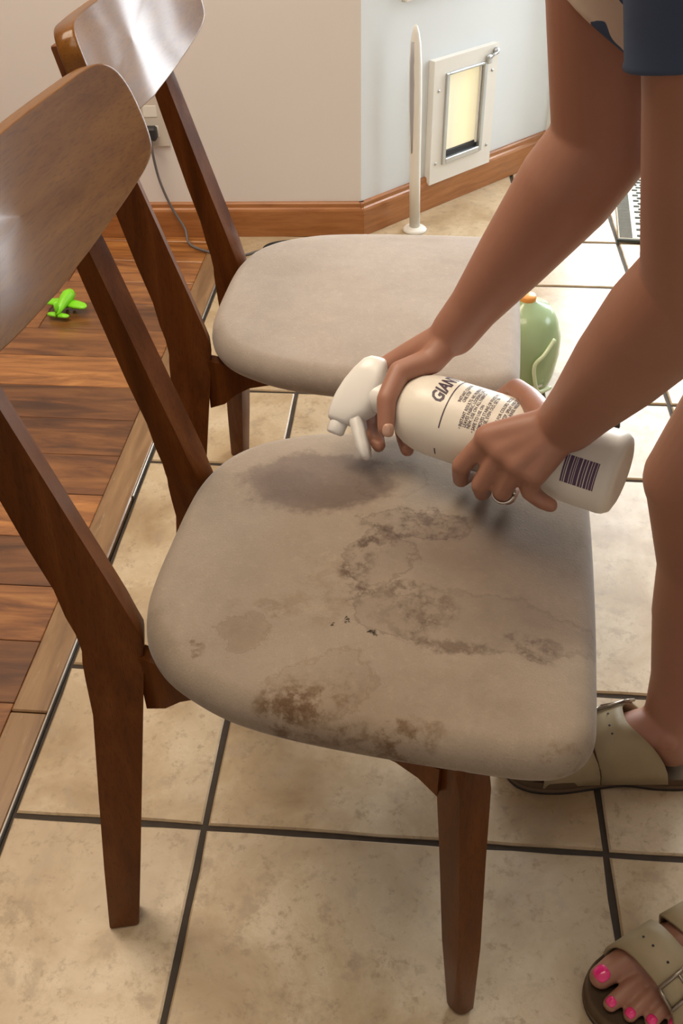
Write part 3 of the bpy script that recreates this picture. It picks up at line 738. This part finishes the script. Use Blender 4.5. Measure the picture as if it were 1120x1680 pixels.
# legs
AKR, AKL = V((.7965, .129, .082)), V((.838, -.091, .082))
KNR, KNL = V((.771, .204, .405)), V((.84, -.07, .415))
chain(body, [HIPR, HIPR.lerp(KNR, .5), KNR.lerp(HIPR, .25), KNR], [.094, .083, .068, .0520])
chain(body, [KNR, V((.7985, .184, .30)), V((.8065, .176, .23)), V((.803, .150, .145)), AKR], [.0500, .0470, .0490, .0350, .0300])
chain(body, [HIPL, HIPL.lerp(KNL, .5), KNL.lerp(HIPL, .12), KNL], [.092, .074, .054, .0510])
chain(body, [KNL, V((.862, -.085, .30)), V((.868, -.085, .23)), V((.852, -.088, .145)), AKL], [.0490, .0465, .0480, .0350, .0300])
def foot_frame(heel, d, side):
    """side +1 left foot: medial to the right of d"""
    d = V((d[0], d[1], 0)).normalized(); med = V((d.y, -d.x, 0)) * side
    return lambda x, y, z: V(heel) + d*x + med*y + V((0, 0, z))
FL = foot_frame((.874, -.067, .020), (-.83, -.56), 1)
FR = foot_frame((.833, .123, .020), (-1.0, -.02), -1)
TOES = [[(.165, .023, .019), (.188, .026, .014), (.206, .026, .0115)], [(.168, .003, .017), (.195, .002, .015), (.214, .001, .009)], [(.162, -.012, .016), (.186, -.0145, .014), (.204, -.0165, .008)], [(.154, -.026, .015), (.175, -.029, .013), (.190, -.0320, .008)], [(.143, -.038, .014), (.160, -.0425, .012), (.172, -.0455, .0075)]]
TR = [(.0165, .0135, .0118), (.0092, .0080, .0080), (.0088, .0074, .0074), (.0086, .0072, .0072), (.0085, .0074, .0070)]
for F, ak in ((FL, AKL), (FR, AKR)):
    chain(body, [ak, F(.040, 0, .055), F(.027, -.002, .030)], [.0300, .0300, .0270])
    chain(body, [ak, F(.085, .003, .053), F(.125, .006, .036), F(.158, .018, .022)], [.0290, .0260, .0215, .0180])
    chain(body, [F(.03, -.004, .028), F(.10, -.018, .026), F(.142, -.026, .019)], [.0270, .0225, .0165])
    chain(body, [F(.09, .0, .045), F(.152, -.004, .024)], [.027, .0185])
    capsule(body, F(.042, .022, .066), F(.046, .021, .063), .0105, .0105); capsule(body, F(.040, -.023, .058), F(.044, -.022, .056), .0105, .0105)
    for P, R in zip(TOES, TR): chain(body, [F(.12, P[0][1]*.75, .026)] + [F(*p) for p in P], [.016 if R[0] > .012 else .0115, *R])
skin = fuse('body', body, .0022, 9, M_skin)
prel(skin)
def nail(c, nrm, along, w, l, mat, par=None):
    n = V(nrm).normalized(); a = V(along); a = (a - n*a.dot(n)).normalized(); b = n.cross(a)
    bm = bmesh.new(); rings = []
    for f, h in ((1.0, -.0012), (1.0, .0002), (.86, .0011), (.5, .0018), (.05, .0020)):
        rings.append([V(c) + a*math.copysign(abs(math.cos(t))**.75, math.cos(t))*l*f + b*math.copysign(abs(math.sin(t))**.75, math.sin(t))*w*f + n*(h - .0014*abs(math.sin(t))*f) for t in [2*math.pi*k/16 for k in range(16)]])
    loft(bm, rings); return prel(from_bm('nail', bm, mat, None, True))
for F in (FL, FR):
    for k, (P, R) in enumerate(zip(TOES, TR)):
        p = P[2]; tip = F(p[0] + .001, p[1], p[2] + R[2]*.90)
        d = F(*P[2]) - F(*P[1]); d = V((d.x, d.y, d.z)).normalized()
        nr = V((0, 0, 1)) + d*.35
        nail(tip, nr, d, .0082 if k == 0 else .0052, .0080 if k == 0 else .0050, M_pink)
P = [V(p) for p in RH['thumb']]; d = (P[3]-P[2]).normalized()
nail(P[3] + d*.001 + (V((.35, -.80, .45)).normalized())*.0082, (.35, -.80, .45), d, .0060, .0066, M_nail)
# wedding ring on the left hand
P = [V(p) for p in LH['ring']]; c = P[1].lerp(P[2], .18); ax = (P[2]-P[1]).normalized(); x, y, _ = frame_of(ax)
bm = bmesh.new()
for off in (-.0019, .0019): tube(bm, [c + ax*off + (x*math.cos(t) + y*math.sin(t))*.0100 for t in [2*math.pi*k/28 for k in range(29)]], .0013, 6)
prel(from_bm('ring', bm, M_silver, None, True))
# clothes
sh = bmesh.new()
chain(sh, [(SHR+SHL)/2 + V((.035, 0, .005)), V((.70, .055, .980)), V((.81, .053, .915)), (HIPR+HIPL)/2 + V((-.03, 0, .04))], [.092, .110, .102, .112])
chain(sh, [SHR+V((.005, 0, .004)), V((.67, .12, .980)), V((.80, .10, .905)), HIPR + V((-.04, 0, .03))], [.060, .084, .084, .092])
chain(sh, [SHL+V((.005, 0, .004)), V((.68, -.01, .980)), V((.81, .0, .905)), HIPL + V((-.04, 0, .03))], [.060, .084, .084, .092])
shirt = prel(fuse('shirt', sh, .006, 4, M_shirt))
def sleeve(top, hem, normal, r0, r1, mat, name='sleeve'):
    top, hem, nrm = V(top), V(hem), V(normal).normalized(); x, y, z = frame_of(nrm); zt = (top-hem).normalized()
    bm = bmesh.new(); n = 32; x0, y0, _ = frame_of(zt)
    x0 = (x - zt*x.dot(zt)).normalized(); y0 = zt.cross(x0)
    def rr(f, dr):
        c = hem.lerp(top, f); r = r1 + (r0-r1)*f + dr; k = min(1, f*1.6)
        ex = (x.lerp(x0, k)).normalized(); ey = (y.lerp(y0, k)).normalized()
        return [c + (ex*math.cos(2*math.pi*i/n) + ey*math.sin(2*math.pi*i/n))*r*(1 + .02*math.sin(5*2*math.pi*i/n)*(1-f)) for i in range(n)]
    loft(bm, [rr(.6, -.004), rr(.02, -.003), rr(0, -.002), rr(0, 0), rr(.015, .0008), rr(.04, .0), rr(.3, 0), rr(.65, 0), rr(1, 0), rr(1.15, -.03)], False)
    o = from_bm(name, bm, mat, None, True); o.parent = shirt; o.matrix_parent_inverse = shirt.matrix_parent_inverse.copy() @ Matrix(); o.matrix_parent_inverse = Matrix.Translation(-person.location) if False else Matrix(); return o
sleeve(SHR + V((.01, 0, .0)), (.6155, .192, .846), (.50, -.05, .80), .060, .0575, M_shirt)
sleeve(SHL + V((.01, 0, .0)), (.634, -.060, .9000), (-.26, .12, 1), .064, .0565, M_shirt_sparse)
st = bmesh.new()
chain(st, [HIPR + V((0, 0, .03)), HIPL + V((0, 0, .03))], [.108, .108])
chain(st, [HIPR, HIPR.lerp(KNR, .42)], [.100, .088]); chain(st, [HIPL, HIPL.lerp(KNL, .42)], [.100, .088])
prel(fuse('shorts', st, .006, 4, M_denim))
hr = bmesh.new()
chain(hr, [V((.548, .055, 1.135)), V((.515, .055, 1.15)), V((.478, .055, 1.135))], [.078, .066, .046])
chain(hr, [V((.58, .055, 1.13)), V((.62, .055, 1.09)), V((.66, .055, 1.06))], [.035, .03, .018])
prel(fuse('hair', hr, .005, 2, M_hair))
# sandals: footbed, sole, two buckled straps each
def sandal(F, gap):
    def outline(grow):
        P = [(-.016, 0), (-.012, .018), (.004, .030), (.04, .032), (.08, .029), (.12, .036), (.16, .044), (.195, .044), (.218, .034), (.231, .012), (.228, -.012), (.212, -.034), (.180, -.050), (.14, -.050), (.09, -.043), (.04, -.036), (.004, -.031), (-.012, -.018)]
        c = catmull([(x, y, 0) for x, y in P] + [(P[0][0], P[0][1], 0)], 4)[:-1]; m = V((.105, 0, 0))
        return [m + (p-m)*(1+grow) for p in c]
    def ring(g, z): return [F(p.x, p.y, z-.020) for p in outline(g)]
    bm = bmesh.new(); loft(bm, [ring(-.06, .0115), ring(0, .0115), ring(.004, .015), ring(.0, .0235), ring(-.025, .0245), ring(-.06, .0200), ring(-.5, .0195), ring(-.98, .0195)])
    root = prel(from_bm('sandal', bm, M_foot, None, True)); root['label'] = 'taupe two-strap sandal'
    def sub(name, bm, mat, sm=True):
        o = from_bm(name, bm, mat, None, sm); o.parent = root; o.matrix_parent_inverse = Matrix(); return o
    bm = bmesh.new(); loft(bm, [ring(-.03, .0003), ring(-.005, .0008), ring(0, .004), ring(.001, .0055)]); sub('outsole', bm, M_outsole)
    bm = bmesh.new(); loft(bm, [ring(-.004, .0048), ring(.002, .0068), ring(.002, .0118), ring(-.02, .0125)]); sub('cork_layer', bm, M_cork)
    def half_w(x, s):
        pts = [(0, .030), (.05, .0315), (.09, .030), (.12, .036), (.16, .0435), (.2, .042)] if s > 0 else [(0, .031), (.04, .036), (.09, .043), (.14, .050), (.18, .050), (.21, .036)]
        for (a, b), (c, d) in zip(pts, pts[1:]):
            if x <= c: return b + (d-b)*max(0, (x-a)/(c-a))
        return pts[-1][1]
    def top_h(x):
        pts = [(.03, .104), (.06, .094), (.085, .082), (.125, .062), (.15, .050), (.17, .043), (.20, .034)]
        for (a, b), (c, d) in zip(pts, pts[1:]):
            if x <= c: return b + (d-b)*max(0, (x-a)/(c-a)) + .012
        return .046
    def strap(xm0, xm1, xl0, xl1, xt0, xt1):
        """forward ranges on the medial side, lateral side and at the top"""
        n = 22; rings = []
        def edge(th, which, off):
            c, s = math.cos(th), math.sin(th)
            a, b, t_ = (xm0, xl0, xt0) if which == 0 else (xm1, xl1, xt1)
            x = (a*(1+c)/2 + b*(1-c)/2); x += (t_ - (a+b)/2)*max(0, s)**1.3
            w = half_w(x, 1 if c > 0 else -1) - .001 + off
            h = top_h(x) + off
            return F(x, w*math.copysign(abs(c)**.72, c) + (.006*s if x > .1 else 0), .012 - .020 + max(0, h)*max(0, s)**.80)
        for k in range(n+1):
            th = .02 + (math.pi-.04)*k/n
            i0, i1 = edge(th, 0, 0), edge(th, 1, 0); o0, o1 = edge(th, 0, .0038), edge(th, 1, .0038)
            rings.append([i0, i0.lerp(i1, .33), i0.lerp(i1, .67), i1, o1, o1.lerp(o0, .33), o1.lerp(o0, .67), o0])
        bm = bmesh.new(); loft(bm, rings); o = sub('strap', bm, M_taupe)
        # buckle frame on the outer half of the strap
        th0, th1 = 1.95, 2.36
        A0, A1, C1, C0 = [edge(a, w, .0058) for a, w in ((th0, 0), (th0, 1), (th1, 1), (th1, 0))]
        m = (A0+A1+C0+C1)/4; q = [m + (p-m)*1.10 for p in (A0, A1, C1, C0)]
        bm = bmesh.new()
        for a, b in zip(q, q[1:] + q[:1]): tube(bm, [a, b], .0021, 8)
        tube(bm, [(q[0]+q[1])/2, (q[2]+q[3])/2], .0015, 8)
        sub('buckle', bm, M_buckle)
        for th in (1.25, 1.5, 1.72):
            p = edge(th, 0, .0039).lerp(edge(th, 1, .0039), .5); pn = (edge(th, 0, .02).lerp(edge(th, 1, .02), .5) - p).normalized()
            bm = bmesh.new(); lathe(bm, [(.001, -.001), (.0013, -.0005), (.0013, .0004), (.0002, .0004)], p, pn, 10); sub('punched_hole', bm, M_dark)
    strap(.112 + gap, .184, .122, .176, .138, .178)
    strap(.030, .112, .040, .092, .094, .128)
    return root
sandal(FL, .018); sandal(FR, .0015)
tag(person, 'bending person in a navy leaf-print shirt and taupe sandals spraying the seat', 'person')

# ------------------------------------------------------------------ pet flap in the diagonal wall
pf = empty('pet_door', W(.345, 0, 0))
def prt(par, name, bm, mat, sm=False):
    o = from_bm(name, bm, mat, None, sm); o.parent = par; o.matrix_parent_inverse = Matrix.Translation(-par.location); return o
def frame_boxes(bm, s0, s1, z0, z1, w, d0, d1, bev, wt=None, wb=None):
    wt = wt or w; wb = wb or w
    wall_box(bm, s0, s0+w, z0, z1, d0, d1, bev); wall_box(bm, s1-w, s1, z0, z1, d0, d1, bev)
    wall_box(bm, s0+w, s1-w, z1-wt, z1, d0, d1, bev); wall_box(bm, s0+w, s1-w, z0, z0+wb, d0, d1, bev)
bm = bmesh.new(); frame_boxes(bm, .228, .466, .068, .372, .042, .0005, .019, 0, .036, .044); prt(pf, 'outer_frame', bm, M_white)
bm = bmesh.new(); frame_boxes(bm, .270, .424, .112, .337, .012, .001, .024, .0015, .006, .014); prt(pf, 'metal_track', bm, M_alu)
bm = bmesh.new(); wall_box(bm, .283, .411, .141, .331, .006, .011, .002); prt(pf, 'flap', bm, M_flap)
bm = bmesh.new(); wall_box(bm, .283, .411, .1262, .1408, .004, .013, .001); prt(pf, 'dark_gap_strip', bm, M_dark)  # dark strip painted in for the gap under the flap
bm = bmesh.new(); wall_box(bm, .404, .4115, .136, .331, .011, .016, .001); wall_box(bm, .2825, .287, .136, .331, .011, .016, .001); prt(pf, 'flap_edge_strip', bm, M_white)
for s, z in ((.247, .30), (.247, .12), (.447, .31), (.447, .12)):
    bm = bmesh.new(); lathe(bm, [(.0002, 0), (.0042, 0), (.0036, .0018), (.0002, .0022)], W(s, z, .019), WN, 12); prt(pf, 'screw', bm, M_alu, True)
bm = bmesh.new(); wall_box(bm, .418, .436, .330, .352, .019, .028, .003); lathe(bm, [(.0002, 0), (.008, 0), (.009, .006), (.006, .010), (.0002, .0105)], W(.452, .356, .020), WN, 16); tube(bm, [W(.428, .343, .025), W(.452, .356, .027)], .004, 8); prt(pf, 'latch_knob', bm, M_alu, True)
tag(pf, 'white framed pet door with a yellow flap given a backlit glow in the pale wall', 'pet door')

# ------------------------------------------------------------------ white post standing on the tiles
st0 = V((.454, 1.728, 0))
post = empty('white_post', st0)
bm = bmesh.new()
prof = [(.0135, .006), (.0135, .14), (.0140, .20), (.0150, .27), (.0155, .33), (.0150, .40), (.0125, .445), (.0085, .468), (.0045, .481), (.001, .4845)]
lathe(bm, prof, st0, (-.030, .0, 1), 24); prt(post, 'shaft', bm, M_white, True)
bm = bmesh.new(); vd = V((-.55, -.80, 0)).normalized()
pts = [(.0045, .20), (.0062, .25), (.0075, .30), (.0078, .36), (.0068, .41), (.0040, .45)]
tube(bm, [st0 + V((-.030*h, 0, h)) + vd*.0098 for _, h in pts], [r for r, _ in pts], 12); prt(post, 'grey_slot_strip', bm, simple('slot_grey', (.40, .40, .43), .4), True)  # grey strip in place of the lengthwise slot opening in the shaft
bm = bmesh.new(); lathe(bm, [(.0002, .0005), (.030, .0005), (.031, .004), (.026, .009), (.016, .012), (.0002, .012)], st0, (0, 0, 1), 32); prt(post, 'round_foot', bm, M_white, True)
tag(post, 'slim white post standing on a round foot beside the pet door', 'post')

# ------------------------------------------------------------------ outlet, plug and cables
ou = LW(.497, .285)
outlet = empty('wall_outlet', ou)
bm = bmesh.new(); lwall_box(bm, .460, .534, .225, .345, .0005, .006, .002); prt(outlet, 'cover_plate', bm, simple('ivory_plate', (.62, .57, .51), .5, .02))
for z in (.262, .308):
    bm = bmesh.new(); lwall_box(bm, .481, .513, z-.013, z+.013, .006, .0072, .0005); prt(outlet, 'socket', bm, M_white)
tag(outlet, 'white wall outlet behind the far chair leg', 'outlet')
cord = empty('power_cord', ou)
bm = bmesh.new(); lwall_box(bm, .484, .510, .247, .277, .0075, .034, .004); prt(cord, 'plug', bm, M_dark)
bm = bmesh.new()
pts = catmull([LW(.497, .252, .030), LW(.497, .215, .034), LW(.490, .150, .030), LW(.470, .085, .030), LW(.440, .035, .045), V((-.105, 1.60, .010)), V((-.055, 1.565, .0065)), V((.02, 1.545, .0035)), V((.10, 1.60, .0035)), V((.17, 1.63, .0035))], 8)
tube(bm, pts, .0032, 8); prt(cord, 'cable', bm, M_cable, True)
tag(cord, 'grey power cord plugged into the outlet and trailing to the floor', 'cord')
bm = bmesh.new(); tube(bm, catmull([(.084, 1.585, .0038), (.086, 1.603, .0038), (.10, 1.622, .0038), (.135, 1.638, .0038), (.19, 1.645, .0038), (.26, 1.62, .0038)], 8), .0035, 8)
tag(from_bm('cable', bm, M_dark, None, True), 'short black cable lying on the tile behind the far seat', 'cable')

# ------------------------------------------------------------------ lime toy airplane on the planks
toy = empty('toy_airplane', (-.312, 1.252, 0))
TO = V((-.312, 1.252, 0)); rot = Matrix.Rotation(math.radians(-12), 4, 'Z')
def TP(x, y, z): return TO + rot @ V((x*1.15, y*1.2, z*1.45))
bm = bmesh.new()
tube(bm, [TP(0, y, z) for y, z in ((-.036, .012), (-.030, .013), (-.015, .017), (.0, .021), (.012, .023), (.022, .022), (.028, .019), (.031, .017))], [.002, .0055, .0095, .0130, .0145, .0125, .0075, .001], 16)
prt(toy, 'fuselage', bm, M_lime, True)
for s in (1, -1):
    bm = bmesh.new(); loft(bm, [[TP(s*x, yc + c*math.cos(t), .014 + h*math.sin(t)) for t in [2*math.pi*k/14 for k in range(14)]] for x, yc, c, h in ((.004, .006, .013, .0045), (.022, .004, .0125, .004), (.036, .002, .0105, .0035), (.043, 0, .0065, .0025), (.045, 0, .001, .0005))])
    prt(toy, 'wing', bm, M_lime, True)
    bm = bmesh.new(); loft(bm, [[TP(s*x, -.030 + c*math.cos(t), .0085 + h*math.sin(t)) for t in [2*math.pi*k/12 for k in range(12)]] for x, c, h in ((.002, .007, .003), (.014, .0065, .0028), (.021, .0045, .002), (.023, .001, .0005))])
    prt(toy, 'tailplane', bm, M_lime, True)
bm = bmesh.new(); loft(bm, [[TP(w*math.sin(t), y + c*math.cos(t), z) for t in [2*math.pi*k/12 for k in range(12)]] for z, y, c, w in ((.012, -.026, .010, .003), (.022, -.030, .0075, .0026), (.029, -.032, .005, .002), (.0305, -.032, .001, .0004))])
prt(toy, 'tail_fin', bm, M_lime, True)
bm = bmesh.new(); 
for s in (1, -1): capsule(bm, TP(s*.008, .012, .0042), TP(s*.008, .010, .008), .004, .004, 10)
prt(toy, 'wheel', bm, M_lime, True)
tag(toy, 'lime green toy airplane lying on the wooden plank floor', 'toy')

# ------------------------------------------------------------------ green translucent jug beyond the far seat
G0 = V((.672, 1.000, 0))
jug = empty('plastic_jug', G0)
bm = bmesh.new()
lathe(bm, [(.001, .002), (.050, .002), (.056, .006), (.066, .045), (.0715, .090), (.0700, .125), (.060, .158), (.044, .180), (.018, .190), (.014, .196), (.012, .196), (.012, .188), (.040, .177), (.056, .156), (.0665, .124), (.068, .09), (.062, .046), (.052, .010), (.001, .006)], G0, (0, 0, 1), 36)
prt(jug, 'jug_body', bm, M_green, True)
bm = bmesh.new()
hp = [G0 + V((x, y, z)) for x, y, z in ((.052, -.046, .138), (.034, -.068, .118), (.018, -.076, .098), (.024, -.078, .060), (.034, -.072, .040), (.056, -.052, .038))]
tube(bm, catmull(hp, 6), .0038, 8); prt(jug, 'handle', bm, M_green_pale, True)
bm = bmesh.new(); lathe(bm, [(.0005, .0), (.0145, .0), (.0155, .003), (.0155, .012), (.013, .015), (.0005, .015)], G0 + V((0, 0, .189)), (0, 0, 1), 24); prt(jug, 'cap', bm, M_orange, True)
bm = bmesh.new()
for k in range(5):
    a0, a1 = (math.radians(-82 + 6*(k+i)) for i in (0, 1)); vs = [G0 + V((math.cos(a)*.0665, math.sin(a)*.0665, z)) for a, z in ((a0, .040), (a1, .040), (a1, .046), (a0, .046))]
    bm.faces.new([bm.verts.new(v) for v in vs])
prt(jug, 'fill_mark', bm, M_white)
tag(jug, 'green translucent plastic jug with an orange cap on the tile', 'jug')

# ------------------------------------------------------------------ woven rug
R0 = V((.962, 1.690, 0)); rx = V((1, -.06, 0)).normalized(); ry = V((.10, .995, 0)).normalized()
rug = empty('woven_rug', R0)
def RP(x, y, z): return R0 + rx*x + ry*y + V((0, 0, z))
def rbox(bm, x0, x1, y0, y1, z0, z1): add_hexa(bm, [RP(x0, y0, z0), RP(x1, y0, z0), RP(x1, y1, z0), RP(x0, y1, z0), RP(x0, y0, z1), RP(x1, y0, z1), RP(x1, y1, z1), RP(x0, y1, z1)], min(.0012, (z1-z0)*.3))
RWd, RLn = .62, .95
bm = bmesh.new(); rbox(bm, 0, RWd, 0, RLn, .0008, .009); prt(rug, 'rug_base', bm, M_rug)
bm = bmesh.new()
y = .004
while y < RLn-.006: rbox(bm, .002, .034, y, y+.0032, .0085, .0108); y += .0075
o = prt(rug, 'ribbed_border', bm, simple('grey_woven_yarn', (.17, .17, .15), .95, .2, 300)); o['kind'] = 'stuff'
bm = bmesh.new(); rr = random.Random(3)
y = .012; row = 0
while y < RLn-.02:
    x = .045 + (.011 if row % 2 else 0)
    while x < RWd-.06:
        rbox(bm, x, x+.015, y, y+.0085, .0085, .0112); x += .022
    y += .0185; row += 1
o = prt(rug, 'woven_dashes', bm, M_rug_dark); o['kind'] = 'stuff'
bm = bmesh.new(); rbox(bm, -.004, RWd, -.007, 0, .0008, .008); prt(rug, 'bound_edge', bm, M_rug_dark)
tag(rug, 'cream and charcoal woven rug beside the glass door', 'rug')

# ------------------------------------------------------------------ small black block on the tiles beyond the bottle
bm = bmesh.new(); add_hexa(bm, [(.812, .872, .0005), (.855, .872, .0005), (.855, .912, .0005), (.812, .912, .0005), (.814, .874, .02), (.853, .874, .02), (.853, .910, .02), (.814, .910, .02)], .003, 2)
tag(from_bm('rubber_block', bm, M_dark, None, True), 'small black rubber block on the bright tile beyond the bottle', 'block')
